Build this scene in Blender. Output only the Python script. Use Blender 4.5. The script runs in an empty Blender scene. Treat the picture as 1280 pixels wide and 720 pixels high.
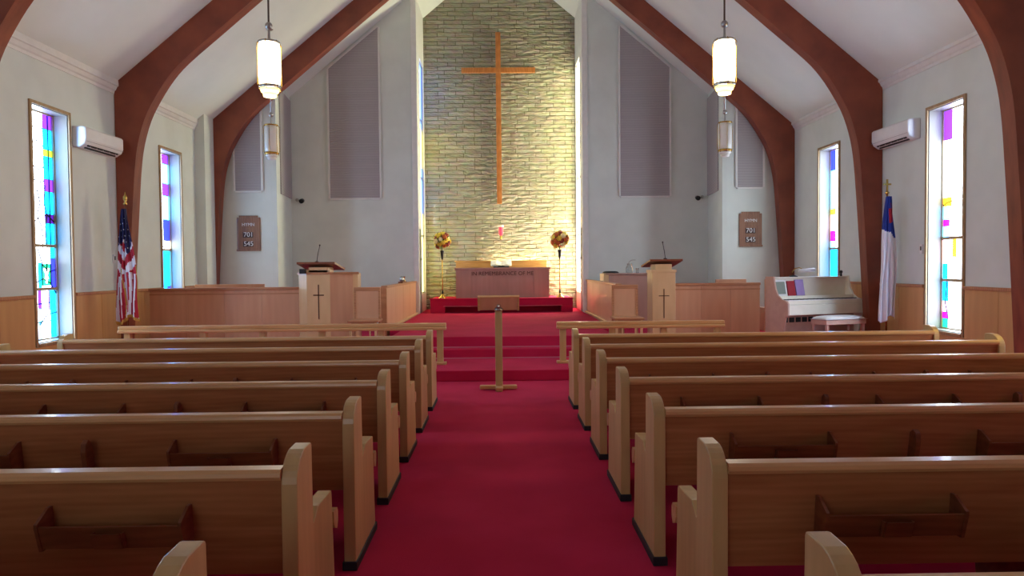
import bpy, bmesh, math, random
from mathutils import Vector, Matrix
PI = math.pi
rnd = random.Random(7)
COL = bpy.context.scene.collection

# ------------------------------------------------------------------ materials
def lin(c):
    return tuple(((x/255)/12.92 if x/255 <= .04045 else ((x/255+.055)/1.055)**2.4) for x in c)+(1,)

def mat(name, c, rough=.6, metal=0, c2=None, scale=(8,8,8), bump=0, bscale=None, spec=.5,
        emit=None, strength=0, coat=0, sheen=0, detail=3, contrast=(.35,.65), trans=0, ior=1.45):
    m = bpy.data.materials.new(name); m.use_nodes = True
    nt = m.node_tree; b = nt.nodes['Principled BSDF']; L = nt.links
    b.inputs['Base Color'].default_value = lin(c); b.inputs['Roughness'].default_value = rough
    b.inputs['Metallic'].default_value = metal; b.inputs['Specular IOR Level'].default_value = spec
    b.inputs['Coat Weight'].default_value = coat; b.inputs['Sheen Weight'].default_value = sheen
    b.inputs['Transmission Weight'].default_value = trans; b.inputs['IOR'].default_value = ior
    tc = nt.nodes.new('ShaderNodeTexCoord'); mp = nt.nodes.new('ShaderNodeMapping')
    mp.inputs['Scale'].default_value = scale; L.new(tc.outputs['Object'], mp.inputs['Vector'])
    n = nt.nodes.new('ShaderNodeTexNoise'); n.inputs['Scale'].default_value = 1; n.inputs['Detail'].default_value = detail
    L.new(mp.outputs[0], n.inputs['Vector'])
    if c2:
        r = nt.nodes.new('ShaderNodeValToRGB'); r.color_ramp.elements[0].position = contrast[0]
        r.color_ramp.elements[1].position = contrast[1]
        r.color_ramp.elements[0].color = lin(c); r.color_ramp.elements[1].color = lin(c2)
        L.new(n.outputs['Fac'], r.inputs[0]); L.new(r.outputs[0], b.inputs['Base Color'])
    if bump:
        n2 = n
        if bscale:
            n2 = nt.nodes.new('ShaderNodeTexNoise'); n2.inputs['Scale'].default_value = bscale; n2.inputs['Detail'].default_value = 2
            L.new(tc.outputs['Object'], n2.inputs['Vector'])
        bp = nt.nodes.new('ShaderNodeBump'); bp.inputs['Strength'].default_value = bump; bp.inputs['Distance'].default_value = .01
        L.new(n2.outputs['Fac'], bp.inputs['Height']); L.new(bp.outputs[0], b.inputs['Normal'])
    if emit:
        b.inputs['Emission Color'].default_value = lin(emit); b.inputs['Emission Strength'].default_value = strength
    return m

M = {}
M['wall'] = mat('white_wall_paint', (212,219,213), .75, c2=(219,226,220), scale=(2,2,2), bump=.05, bscale=90)
M['ceil'] = mat('white_ceiling_paint', (222,229,223), .8, c2=(228,235,229), scale=(1.2,1.2,1.2))
M['trimw'] = mat('white_trim_paint', (222,222,218), .45, c2=(228,228,225))
M['carpet'] = mat('crimson_carpet', (186,32,72), .95, c2=(200,40,82), scale=(1.5,1.5,1.5), bump=.35, bscale=260, spec=.1, sheen=.02)
M['beam'] = mat('dark_stained_laminated_beam', (118,58,42), .42, c2=(148,78,54), scale=(2.2,9,2.2), bump=.08, detail=5, contrast=(.3,.7))
def oak(name, a, b, scale, rough=.36, coat=.15, ring=.55):
    """oak grain: stretched rings plus fine fibres"""
    m = mat(name, a, rough, c2=b, scale=scale, bump=.04, detail=6, contrast=(.32,.68), coat=coat)
    nt = m.node_tree; L = nt.links; b_ = nt.nodes['Principled BSDF']
    ramp = [n for n in nt.nodes if n.type == 'VALTORGB'][0]; mp = [n for n in nt.nodes if n.type == 'MAPPING'][0]
    w = nt.nodes.new('ShaderNodeTexWave'); w.wave_type = 'RINGS'; w.rings_direction = 'SPHERICAL'
    w.inputs['Scale'].default_value = .55; w.inputs['Distortion'].default_value = 5; w.inputs['Detail'].default_value = 3
    w.inputs['Detail Scale'].default_value = 1.2
    L.new(mp.outputs[0], w.inputs['Vector'])
    mx = nt.nodes.new('ShaderNodeMix'); mx.data_type = 'RGBA'; mx.blend_type = 'MULTIPLY'
    r2 = nt.nodes.new('ShaderNodeValToRGB'); r2.color_ramp.elements[0].color = (.72,.66,.6,1); r2.color_ramp.elements[1].color = (1,1,1,1)
    L.new(w.outputs['Fac'], r2.inputs[0]); mx.inputs[0].default_value = ring
    L.new(ramp.outputs[0], mx.inputs[6]); L.new(r2.outputs[0], mx.inputs[7]); L.new(mx.outputs[2], b_.inputs['Base Color'])
    return m
M['pewend'] = oak('pew_end_oak', (190,158,104), (206,174,120), (9,9,1.3), ring=.2)
M['pewback'] = oak('pew_back_oak', (160,102,62), (180,122,78), (2.2,26,20), ring=.35)
M['rail'] = oak('pew_rail_oak', (204,156,104), (218,174,120), (2,22,22), rough=.32, ring=.25)
M['seat'] = oak('pew_seat_oak', (200,152,104), (214,170,122), (2,16,16), rough=.3)
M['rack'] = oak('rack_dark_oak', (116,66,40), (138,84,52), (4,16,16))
M['shoe'] = mat('black_rubber_shoe', (28,26,34), .6)
M['wains'] = oak('wainscot_plywood', (200,152,96), (210,162,106), (5,5,.8), rough=.45, coat=.05, ring=.15)
M['birch'] = oak('chancel_birch_panel', (208,156,120), (216,166,130), (5,5,.8), rough=.4, coat=.1, ring=.12)
M['birchd'] = oak('chancel_darker_trim', (184,128,90), (200,144,102), (2,14,14), rough=.4)
M['birchl'] = oak('pulpit_pale_panel', (216,178,130), (224,188,140), (5,5,1), rough=.4, ring=.12)
M['desk'] = oak('desk_walnut_top', (118,62,36), (140,80,48), (3,14,14), rough=.35)
M['inlay'] = mat('dark_cross_inlay', (96,58,36), .5)
M['cross'] = oak('golden_oak_cross', (176,108,52), (196,128,68), (14,14,2), rough=.4)
M['altar'] = oak('altar_oak_veneer', (178,138,124), (186,146,132), (5,5,1.0), rough=.45, coat=.05, ring=.12)
M['retable'] = oak('retable_gold_oak', (196,150,84), (214,170,102), (3,14,14), rough=.35)
M['letter'] = mat('carved_dark_lettering', (84,52,42), .6)
M['black'] = mat('black_plastic', (22,22,24), .45)
M['metal'] = mat('grey_metal', (150,150,152), .3, .9)
M['brass'] = mat('polished_brass', (196,160,84), .25, 1)
M['gold'] = mat('gold_fringe', (190,150,60), .6)
M['acw'] = mat('white_plastic', (226,226,226), .3, c2=(230,230,230))
M['grey'] = mat('grey_door_paint', (128,136,132), .5)
M['casing'] = oak('tan_window_casing', (168,138,98), (184,154,114), (14,14,2))
M['lining'] = mat('satin_cream_reveal', (140,136,124), .35, spec=.5)
M['lead'] = mat('dark_lead_came', (42,38,48), .5, .3)
M['piano'] = mat('cream_lacquer', (240,232,212), .3, c2=(244,236,218), coat=.3)
M['pianob'] = mat('pinkish_tan_side_veneer', (196,156,136), .4, c2=(204,164,144))
M['cushion'] = mat('white_vinyl_cushion', (232,228,226), .45)
M['paper'] = mat('white_paper', (238,234,222), .7)
M['redbook'] = mat('red_book_cloth', (168,28,44), .6)
M['purple'] = mat('lilac_book_cover', (168,140,196), .6)
M['greybook'] = mat('grey_green_sheet', (132,140,128), .6)
M['navy'] = mat('navy_flag_cloth', (34,34,78), .8)
M['blue'] = mat('blue_flag_cloth', (38,60,150), .8)
M['redc'] = mat('red_flag_cloth', (176,34,52), .8)
M['whitec'] = mat('white_flag_cloth', (226,222,226), .8)
M['leaf'] = mat('dark_green_leaf', (62,84,34), .6, c2=(96,110,46))
M['fy'] = mat('yellow_petals', (236,206,70), .6)
M['fo'] = mat('rust_orange_petals', (190,96,40), .6)
M['fc'] = mat('cream_petals', (240,226,170), .6)
M['fr'] = mat('dusty_red_petals', (150,60,50), .6)
M['redglass'] = mat('red_lamp_glass', (215,40,60), .15, emit=(255,60,80), strength=.8)
M['clear'] = mat('clear_glass', (225,232,230), .05, trans=.9)
M['boardw'] = oak('hymn_board_walnut', (138,94,72), (156,112,84), (14,14,3), rough=.5)
M['card'] = mat('white_number_card', (236,234,232), .7)
M['steel'] = mat('brushed_steel', (180,180,176), .3, 1)

def grille(name, c, c2):
    m = mat(name, c, .8); nt = m.node_tree; L = nt.links; b = nt.nodes['Principled BSDF']
    tc = nt.nodes.new('ShaderNodeTexCoord'); w = nt.nodes.new('ShaderNodeTexWave'); w.bands_direction = 'Z'
    w.inputs['Scale'].default_value = 9; w.inputs['Distortion'].default_value = 0
    L.new(tc.outputs['Object'], w.inputs['Vector'])
    r = nt.nodes.new('ShaderNodeValToRGB'); r.color_ramp.elements[0].color = lin(c); r.color_ramp.elements[1].color = lin(c2)
    L.new(w.outputs['Fac'], r.inputs[0]); L.new(r.outputs[0], b.inputs['Base Color'])
    bp = nt.nodes.new('ShaderNodeBump'); bp.inputs['Strength'].default_value = .5; bp.inputs['Distance'].default_value = .01
    L.new(w.outputs['Fac'], bp.inputs['Height']); L.new(bp.outputs[0], b.inputs['Normal'])
    return m
M['grille'] = grille('mauve_grille_cloth', (160,154,156), (184,178,180))

def stone():
    m = bpy.data.materials.new('whitewashed_split_stone'); m.use_nodes = True
    nt = m.node_tree; L = nt.links; b = nt.nodes['Principled BSDF']; N = nt.nodes.new
    tc = N('ShaderNodeTexCoord'); sp = N('ShaderNodeSeparateXYZ'); cb = N('ShaderNodeCombineXYZ')
    L.new(tc.outputs['Object'], sp.inputs[0]); L.new(sp.outputs['X'], cb.inputs['X']); L.new(sp.outputs['Z'], cb.inputs['Y'])
    nz = N('ShaderNodeTexNoise'); nz.inputs['Scale'].default_value = 1.6; nz.inputs['Detail'].default_value = 2
    L.new(cb.outputs[0], nz.inputs['Vector'])
    mxv = N('ShaderNodeMix'); mxv.data_type = 'VECTOR'; mxv.inputs[0].default_value = .03
    L.new(cb.outputs[0], mxv.inputs[4]); L.new(nz.outputs['Color'], mxv.inputs[5])
    def brick(w, h, off, seed):
        br = N('ShaderNodeTexBrick'); br.offset = off; br.squash = 1.4; br.squash_frequency = 3
        br.inputs['Scale'].default_value = 1; br.inputs['Brick Width'].default_value = w; br.inputs['Row Height'].default_value = h
        br.inputs['Mortar Size'].default_value = .010; br.inputs['Mortar Smooth'].default_value = .4; br.inputs['Bias'].default_value = 0
        L.new(mxv.outputs[1], br.inputs['Vector']); return br
    br = brick(.46, .105, .37, 0)
    br.inputs['Color1'].default_value = lin((136,130,106)); br.inputs['Color2'].default_value = lin((158,152,128)); br.inputs['Mortar'].default_value = lin((104,98,72))
    n2 = N('ShaderNodeTexNoise'); n2.inputs['Scale'].default_value = 5; n2.inputs['Detail'].default_value = 6
    mp2 = N('ShaderNodeMapping'); mp2.inputs['Scale'].default_value = (.8,2.6,1)
    L.new(cb.outputs[0], mp2.inputs[0]); L.new(mp2.outputs[0], n2.inputs['Vector'])
    mc = N('ShaderNodeMix'); mc.data_type = 'RGBA'; mc.blend_type = 'OVERLAY'; mc.inputs[0].default_value = .35
    L.new(br.outputs['Color'], mc.inputs[6]); L.new(n2.outputs['Color'], mc.inputs[7])
    hs = N('ShaderNodeHueSaturation'); hs.inputs['Saturation'].default_value = 1.05
    L.new(mc.outputs[2], hs.inputs['Color']); L.new(hs.outputs[0], b.inputs['Base Color'])
    # height: each stone at its own depth, recessed joints, rough split faces
    bw = N('ShaderNodeRGBToBW'); L.new(br.outputs['Color'], bw.inputs[0])
    inv = N('ShaderNodeMath'); inv.operation = 'MULTIPLY_ADD'; inv.inputs[1].default_value = -1.6; inv.inputs[2].default_value = 1
    L.new(br.outputs['Fac'], inv.inputs[0])
    a1 = N('ShaderNodeMath'); a1.operation = 'MULTIPLY_ADD'; a1.inputs[1].default_value = 2.6
    L.new(bw.outputs[0], a1.inputs[0]); L.new(inv.outputs[0], a1.inputs[2])
    a2 = N('ShaderNodeMath'); a2.operation = 'MULTIPLY_ADD'; a2.inputs[1].default_value = 1.8
    L.new(n2.outputs['Fac'], a2.inputs[0]); L.new(a1.outputs[0], a2.inputs[2])
    bp = N('ShaderNodeBump'); bp.inputs['Strength'].default_value = 1; bp.inputs['Distance'].default_value = .09
    L.new(a2.outputs[0], bp.inputs['Height']); L.new(bp.outputs[0], b.inputs['Normal'])
    b.inputs['Roughness'].default_value = .16; b.inputs['Specular IOR Level'].default_value = .8
    b.inputs['Coat Weight'].default_value = .5; b.inputs['Coat Roughness'].default_value = .08
    return m
M['stone'] = stone()

DAY = 6.5
def glass(name, c, s):
    m = mat('lit_'+name+'_glass', tuple(int(x*.6) for x in c), .15, emit=c, strength=s*DAY); return m
G = {'w': glass('white',(224,240,255),1.35), 'c': glass('cyan',(8,150,240),1.05), 'b': glass('blue',(30,40,225),.6),
     'v': glass('violet',(90,36,225),.5), 'g': glass('green',(20,160,105),.5), 'y': glass('yellow',(250,205,30),.6), 'Y2': glass('amber',(255,200,60),1.0), 'M2': glass('rose',(255,60,140),.4),
     'm': glass('magenta',(165,10,190),.6), 'r': glass('red',(230,30,80),.9), 'p': glass('pale_pink',(225,185,240),.7),
     'l': glass('lime',(150,205,40),.5), 'd': glass('deep_purple',(60,20,120),.3), 's': glass('sky',(70,170,250),1.3)}
G['W'] = mat('sunlit_warm_glass', (200,190,150), .15, emit=(250,246,200), strength=8.5)
G['X'] = mat('sunlit_lower_glass', (200,190,150), .15, emit=(255,246,214), strength=18)
G['D'] = mat('shaded_blue_glass', (60,90,160), .15, emit=(120,165,255), strength=2.2)
G['Y'] = mat('shaded_yellow_glass', (200,190,90), .15, emit=(250,240,150), strength=2.8)
M['lamp_on'] = mat('lit_opal_glass', (255,248,225), .3, emit=(255,238,200), strength=6)
M['lamp_low'] = mat('lit_amber_rim_glass', (255,240,170), .3, emit=(255,225,130), strength=1.3)
M['lamp_off'] = mat('unlit_opal_glass', (240,238,226), .3, spec=.6)

# ------------------------------------------------------------------ mesh builder
class MB:
    def __init__(s): s.v = []; s.f = []; s.mi = []; s.sm = []
    def add(s, vs, fs, mi=0, smooth=False):
        o = len(s.v); s.v += [tuple(v) for v in vs]
        for f in fs: s.f.append([i+o for i in f]); s.mi.append(mi); s.sm.append(smooth)
        return s
    def box(s, x0,x1,y0,y1,z0,z1, mi=0):
        x0,x1 = sorted((x0,x1)); y0,y1 = sorted((y0,y1)); z0,z1 = sorted((z0,z1))
        v = [(x,y,z) for x in (x0,x1) for y in (y0,y1) for z in (z0,z1)]
        return s.add(v, [(0,1,3,2),(4,6,7,5),(0,4,5,1),(2,3,7,6),(0,2,6,4),(1,5,7,3)], mi)
    def prism(s, poly, axis, a, b, mi=0):
        """poly of 2D points extruded along axis ('x': pts are (y,z); 'y': (x,z); 'z': (x,y))"""
        ar = sum(poly[i][0]*poly[(i+1)%len(poly)][1]-poly[(i+1)%len(poly)][0]*poly[i][1] for i in range(len(poly)))
        P = list(poly) if ar > 0 else list(poly)[::-1]
        mk = {'x': lambda p,t: (t,p[0],p[1]), 'y': lambda p,t: (p[0],t,p[1]), 'z': lambda p,t: (p[0],p[1],t)}[axis]
        n = len(P); v = [mk(p,a) for p in P]+[mk(p,b) for p in P]
        f = [[i,(i+1)%n,(i+1)%n+n,i+n] for i in range(n)]+[list(range(n))[::-1], list(range(n,2*n))]
        if (axis == 'y') != (b < a): f = [g[::-1] for g in f]
        return s.add(v, f, mi)
    def lathe(s, prof, c=(0,0,0), n=20, mi=0, smooth=True):
        v = []; f = []
        for r,z in prof:
            for k in range(n):
                a = 2*PI*k/n; v.append((c[0]+r*math.cos(a), c[1]+r*math.sin(a), c[2]+z))
        for j in range(len(prof)-1):
            for k in range(n):
                f.append((j*n+k, j*n+(k+1)%n, (j+1)*n+(k+1)%n, (j+1)*n+k))
        f.append(tuple(range(n))[::-1]); f.append(tuple(range((len(prof)-1)*n, len(prof)*n)))
        return s.add(v, f, mi, smooth)
    def tube(s, pts, r, n=8, mi=0):
        P = [Vector(p) for p in pts]; v = []; f = []
        for i,p in enumerate(P):
            t = (P[min(i+1,len(P)-1)]-P[max(i-1,0)]).normalized()
            a = t.orthogonal() if abs(t.z) < .99 else Vector((1,0,0))
            if abs(t.z) < .99: a = t.cross(Vector((0,0,1))).normalized()
            b = t.cross(a).normalized(); rr = r[i] if isinstance(r,(list,tuple)) else r
            for k in range(n):
                q = 2*PI*k/n; v.append(p+a*math.cos(q)*rr+b*math.sin(q)*rr)
        for i in range(len(P)-1):
            for k in range(n): f.append((i*n+k,(i+1)*n+k,(i+1)*n+(k+1)%n,i*n+(k+1)%n))
        f.append(tuple(range(n))); f.append(tuple(range((len(P)-1)*n,len(P)*n))[::-1])
        return s.add(v, f, mi, True)
    def ball(s, c, r, mi=0, n=8, sc=(1,1,1)):
        m = n//2+1; v = []; f = []
        prof = [(math.sin(PI*i/m), -math.cos(PI*i/m)) for i in range(m+1)]
        for a,z in prof:
            for k in range(n):
                q = 2*PI*k/n; v.append((c[0]+r*max(a,.02)*math.cos(q)*sc[0], c[1]+r*max(a,.02)*math.sin(q)*sc[1], c[2]+r*z*sc[2]))
        for j in range(m):
            for k in range(n): f.append((j*n+k, j*n+(k+1)%n, (j+1)*n+(k+1)%n, (j+1)*n+k))
        f.append(tuple(range(n))[::-1]); f.append(tuple(range(m*n,(m+1)*n)))
        return s.add(v, f, mi, True)
    def build(s, name, mats, parent=None, bevel=0, label=None, fix=False):
        me = bpy.data.meshes.new(name); me.from_pydata(s.v, [], s.f)
        mats = mats if isinstance(mats, (list,tuple)) else [mats]
        for m in mats: me.materials.append(m)
        for p,mi,sm in zip(me.polygons, s.mi, s.sm): p.material_index = mi; p.use_smooth = sm
        bm = bmesh.new(); bm.from_mesh(me)
        bmesh.ops.recalc_face_normals(bm, faces=bm.faces); bm.to_mesh(me); bm.free()
        o = bpy.data.objects.new(name, me); COL.objects.link(o); o.parent = parent
        if bevel:
            b = o.modifiers.new('bevel','BEVEL'); b.width = bevel; b.segments = 2; b.limit_method = 'ANGLE'; b.angle_limit = .6
        if label: o['label'] = label
        return o

def tag(o, label, cat, group=None):
    o['label'] = label; o['category'] = cat
    if group: o['group'] = group
    return o
def thing(name, label, cat, loc=(0,0,0), rz=0, group=None):
    o = bpy.data.objects.new(name, None); COL.objects.link(o); o.location = loc; o.rotation_euler = (0,0,rz)
    o.empty_display_size = .1
    return tag(o, label, cat, group)
def struct(o): o['kind'] = 'structure'; return o
def dup(root, loc=None, label=None, rz=None):
    r = root.copy(); COL.objects.link(r)
    if loc is not None: r.location = loc
    if rz is not None: r.rotation_euler = (0,0,rz)
    if label: r['label'] = label
    for ch in list(root.children):
        c = ch.copy(); COL.objects.link(c); c.parent = r
        for g in list(ch.children):
            d = g.copy(); COL.objects.link(d); d.parent = c
    return r
def text_part(name, body, size, loc, mat_, parent, depth=.003, align='CENTER'):
    """lettering standing in the XZ plane, facing -Y"""
    cu = bpy.data.curves.new(name, 'FONT'); cu.body = body; cu.size = size; cu.extrude = depth
    cu.align_x = align; cu.align_y = 'CENTER'
    t = bpy.data.objects.new(name+'_tmp', cu); COL.objects.link(t)
    dg = bpy.context.evaluated_depsgraph_get(); dg.update()
    me = bpy.data.meshes.new_from_object(t.evaluated_get(dg)); bpy.data.objects.remove(t)
    me.transform(Matrix.Rotation(PI/2, 4, 'X')); me.materials.clear(); me.materials.append(mat_)
    o = bpy.data.objects.new(name, me); COL.objects.link(o); o.parent = parent; o.location = loc
    return o

# ------------------------------------------------------------------ dimensions (metres)
LX, RX = -6.21, 6.27            # side walls
EZ, SL = 4.52, .8275            # eaves height, roof slope
HX = 6.24
BACK = -6.0; HY = 15.25; FY = 16.79; SY = 18.6
Z1, Z2, Z3 = .148, .288, .456   # step heights
def roof(x): return EZ+SL*(HX-abs(x))
RID = roof(0)

# ------------------------------------------------------------------ floor, steps
fl = MB(); fl.box(LX-.3,RX+.3,BACK-.3,SY+.3,-.2,0)
struct(fl.build('floor', M['carpet']))
W1 = [(9.88-.40,9.88+.40,.58,3.78),(13.41-.40,13.41+.40,.9,3.78),(6.35-.40,6.35+.40,.58,3.78),(1.55-.40,1.55+.40,.58,3.78)]
def side_wall(name, X, sg):
    m = MB(); T = .26
    def seg(y0,y1,z0,z1): m.box(X, X+sg*T, y0,y1,z0,z1)
    ws = sorted(W1); y = BACK
    for (a,b,z0,z1) in ws:
        seg(y,a,0,EZ+.05); seg(a,b,0,z0); seg(a,b,z1,EZ+.05); y = b
    seg(y,SY+.2,0,EZ+.05)
    return struct(m.build(name, M['wall']))
wl = side_wall('wall_left', LX, -1); wr = side_wall('wall_right', RX, 1)
m = MB(); m.prism([(LX-.26,0),(RX+.26,0),(RX+.26,EZ),(0,RID+.1),(LX-.26,EZ)],'y',BACK-.3,BACK)
struct(m.build('wall_back', M['wall']))
# roof slabs
m = MB(); t = .15
for s in (-1,1):
    e = LX-.26 if s < 0 else RX+.26
    m.prism([(e,roof(e)),(0,RID),(0,RID+t),(e,roof(e)+t)],'y',BACK-.3,SY+.3)
struct(m.build('ceiling', M['ceil']))
# far walls: hymn-board walls, organ-chamber returns, grille walls, chancel jambs
m = MB()
for s in (-1,1):
    X0 = LX if s < 0 else RX
    def quadwall(p, q, z0=0, n=1):
        (x0,y0),(x1,y1) = p,q
        v = [(x0,y0,z0),(x1,y1,z0),(x1,y1,roof(x1)+.05),(x0,y0,roof(x0)+.05)]
        dx,dy = x1-x0,y1-y0; l = math.hypot(dx,dy); nx,ny = (-dy/l*.1, dx/l*.1)
        if (abs(ny) < .02 and nx*s < 0) or (abs(ny) >= .02 and ny < 0): nx,ny = -nx,-ny
        v += [(a+nx,b+ny,c) for a,b,c in v]
        m.add(v, [(0,1,2,3),(7,6,5,4),(0,4,5,1),(1,5,6,2),(2,6,7,3),(3,7,4,0)])
    quadwall((X0,HY),(s*4.80,HY)); quadwall((s*4.80,HY),(s*4.95,FY+.05)); quadwall((s*4.95,FY),(s*1.98,FY))
struct(m.build('wall_front', M['wall']))
# chancel recess side walls with a tall window each
WIN_N = (17.62,18.46,.90,6.75)
for s,nm in ((-1,'wall_recess_left'),(1,'wall_recess_right')):
    m = MB(); X = s*1.98; a,b,z0,z1 = WIN_N; zt = roof(1.98)+.06
    for (y0,y1,za,zb) in ((FY+.1,a,0,zt),(b,SY,0,zt),(a,b,0,z0),(a,b,z1,zt)):
        m.box(X, X+s*.16, y0,y1,za,zb)
    struct(m.build(nm, M['trimw']))
m = MB(); m.prism([(-2.3,0),(2.3,0),(2.3,roof(2.3)),(0,RID),(-2.3,roof(2.3))],'y',SY,SY+.2)
struct(m.build('wall_stone', M['stone']))
# pipe chase beside the left rear arch
m = MB(); m.box(LX,LX+.20,14.50,14.96,Z2,roof(LX+.2)); struct(m.build('wall_chase', M['wall']))
# carpeted levels
m = MB(); m.box(LX+.04,RX-.04,9.55,10.84,0,Z1); tag(m.build('lower_step', M['carpet'], bevel=.012),'wide crimson carpeted bottom step carrying the communion rails','step')
m = MB(); m.box(LX+.04,RX-.04,10.84,HY-.002,0,Z2); tag(m.build('middle_step', M['carpet'], bevel=.012),'crimson carpeted middle step widening into the side platforms','step')
m = MB(); m.prism([(-1.78,11.10),(1.78,11.10),(1.78,12.36),(1.97,12.36),(1.97,SY-.001),(-1.97,SY-.001),(-1.97,12.36),(-1.78,12.36)],'z',Z2+.001,Z3); tag(m.build('chancel_platform', M['carpet'], bevel=.012),'central crimson carpeted chancel platform leading up to the altar','platform')
m = MB(); nb = MB()
for i,(y,z) in enumerate(((10.84,Z1),(11.10,Z2))):
    nb = MB(); nb.box(-1.78 if i else -6.1,1.78 if i else 6.1,y-.03,y-.004,z,z+.012)
    tag(nb.build('stair_edging', mat('pale_pink_edging_%d'%i,(206,120,140),.5)), ('pale thin edging strip at the foot of the middle carpeted riser','pale thin edging strip at the foot of the top carpeted riser')[i],'edging')
# altar dais
da = thing('altar_dais','two tiered crimson carpeted dais under the altar','dais',(0,16.95,Z3))
def arc(x0,x1,y,b,n=14): return [(x0+(x1-x0)*i/n, y-b*math.sin(PI*i/n)) for i in range(n+1)]
m = MB(); m.prism(arc(-1.72,1.72,.05,.10)+[(1.72,1.6),(-1.72,1.6)],'z',.15,.33); m.build('upper_tier', M['carpet'], da)
m = MB(); m.prism([(-1.72,.05),(-1.36,-.01),(-1.36,.34),(1.44,.34),(1.44,-.01),(1.72,.05),(1.72,1.6),(-1.72,1.6)],'z',0,.15)
m.build('recessed_base', M['carpet'], da)
m = MB(); m.prism(arc(-1.40,1.46,-.008,.075)+[(1.46,.02),(-1.40,.02)],'z',.150,.168); m.build('lower_edging', mat('pink_dais_edging',(196,90,110),.6), da)
m = MB(); m.prism(arc(-1.74,1.74,.035,.10)+[(1.74,.2),(-1.74,.2)],'z',.325,.345); m.build('tier_edge', M['carpet'], da)

# side-wall trims: cornice, wainscot panelling
ci = 0
for X,sg,nm in ((LX,1,'left'),(RX,-1,'right')):
    m = MB(); prof = [(0,EZ-.13),(.012,EZ-.13),(.02,EZ-.09),(.04,EZ-.07),(.065,EZ-.02),(.085,EZ-.01),(.085,EZ+.03),(.08,roof(X+sg*.08)-.005),(0,EZ+.02)]
    m.prism([(X+sg*a,z) for a,z in prof],'y',BACK,HY if sg<0 else 14.5)
    struct(m.build('trim_cornice_'+nm, M['trimw']))
    m = MB(); gaps = [(a-.06,b+.06) for a,b,z0,z1 in sorted(W1)]
    y = BACK
    for a,b in gaps+[(HY-.01,HY)]:
        n = max(1,round((a-y)/.62)); w = (a-y)/n
        for k in range(n): m.box(X+sg*.002,X+sg*.022, y+k*w+.003, y+(k+1)*w-.003, 0, 1.19)
        y = b
    for a,b,z0,z1 in sorted(W1): m.box(X+sg*.002,X+sg*.022,a-.06,b+.06,0,z0-.05)
    struct(m.build('wall_wainscot_'+nm, M['wains']))
    m = MB(); y = BACK
    for a,b in gaps+[(HY-.01,HY)]: m.box(X,X+sg*.045,y,a,1.19,1.235); y = b
    struct(m.build('trim_wainscot_cap_'+nm, M['birchd'], bevel=.008))
    m = MB(); m.box(X+sg*.022,X+sg*.036,BACK,9.5,0,.09); struct(m.build('baseboard_'+nm, M['birchd']))

# ------------------------------------------------------------------ stained-glass windows
wn = [0]
i_dove = True
def window(X, sg, y0, y1, z0, z1, rects, leads, bars, face=.0, casing=True, depth=.22):
    """X wall face, sg = +1 when the room lies toward +X. rects in (u,v): u 0 near .. 1 far, v 0 bottom .. 1 top"""
    wn[0] += 1; name = 'window_%d' % wn[0]
    r = bpy.data.objects.new(name, None); COL.objects.link(r); r.location = (X,(y0+y1)/2,z0); struct(r)
    w, h = y1-y0, z1-z0; px = -sg*depth
    def P(u,v): return (-w/2+u*w, v*h)
    keys = sorted(set(k for *_,k in rects)); g = MB()
    for i,(u0,u1,v0,v1,k) in enumerate(rects):
        a,c = P(u0,v0); b,d = P(u1,v1); g.box(px-sg*.004, px, a,b,c,d, keys.index(k))
    g.build('glass_pane', [G[k] for k in keys], r)
    l = MB()
    for pts in leads: l.tube([(px+sg*.006,)+P(u,v) for u,v in pts], .009, 6)
    us = sorted(set([q for u0,u1,*_ in rects for q in (u0,u1) if 0 < q < 1]))
    for (u0,u1,v0,v1,k) in rects:
        if k != 'w' or v1-v0 < .2:
            for vv in (v0,v1):
                if 0 < vv < 1:
                    a,z = P(u0,vv); b,_ = P(u1,vv); l.box(px,px+sg*.006,a,b,z-.003,z+.003)
    l.build('leading', M['lead'], r)
    if leads is fig and i_dove:
        dv = MB()
        for pts in ([(.66,.315),(.72,.285),(.78,.315)],[(.72,.285),(.72,.25)],[(.69,.27),(.72,.285),(.75,.27)]): dv.tube([(px+sg*.008,)+P(u,v) for u,v in pts], .009, 6)
        dv.build('white_figure', G['w'], r)
    f = MB(); q = .03
    f.box(px-.01,px+.03*sg,-w/2,-w/2+q,0,h); f.box(px-.01,px+.03*sg,w/2-q,w/2,0,h)
    f.box(px-.01,px+.03*sg,-w/2+q,w/2-q,0,q); f.box(px-.01,px+.03*sg,-w/2+q,w/2-q,h-q,h)
    for v in bars: a,z = P(0,v); f.box(px-.01,px+.035*sg,-w/2+q,w/2-q,z-.022,z+.022)
    f.build('window_frame', M['casing'] if casing else M['metal'], r)
    if casing:
        n_ = MB(); p0, p1 = px+sg*.03, -sg*.0
        n_.box(p0,p1,-w/2,-w/2+.012,0,h); n_.box(p0,p1,w/2-.012,w/2,0,h); n_.box(p0,p1,-w/2+.012,w/2-.012,h-.012,h); n_.box(p0,p1,-w/2+.012,w/2-.012,0,.012)
        n_.build('reveal_lining', M['lining'], r)
    if casing:
        c = MB(); q = .045; e = sg*.028
        c.box(0,e,-w/2-q,-w/2,-q,h+q); c.box(0,e,w/2,w/2+q,-q,h+q); c.box(0,e,-w/2,w/2,h,h+q); c.box(0,e*1.4,-w/2,w/2,-q,0)
        c.build('window_casing', M['casing'], r, bevel=.004)
    return r
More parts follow.
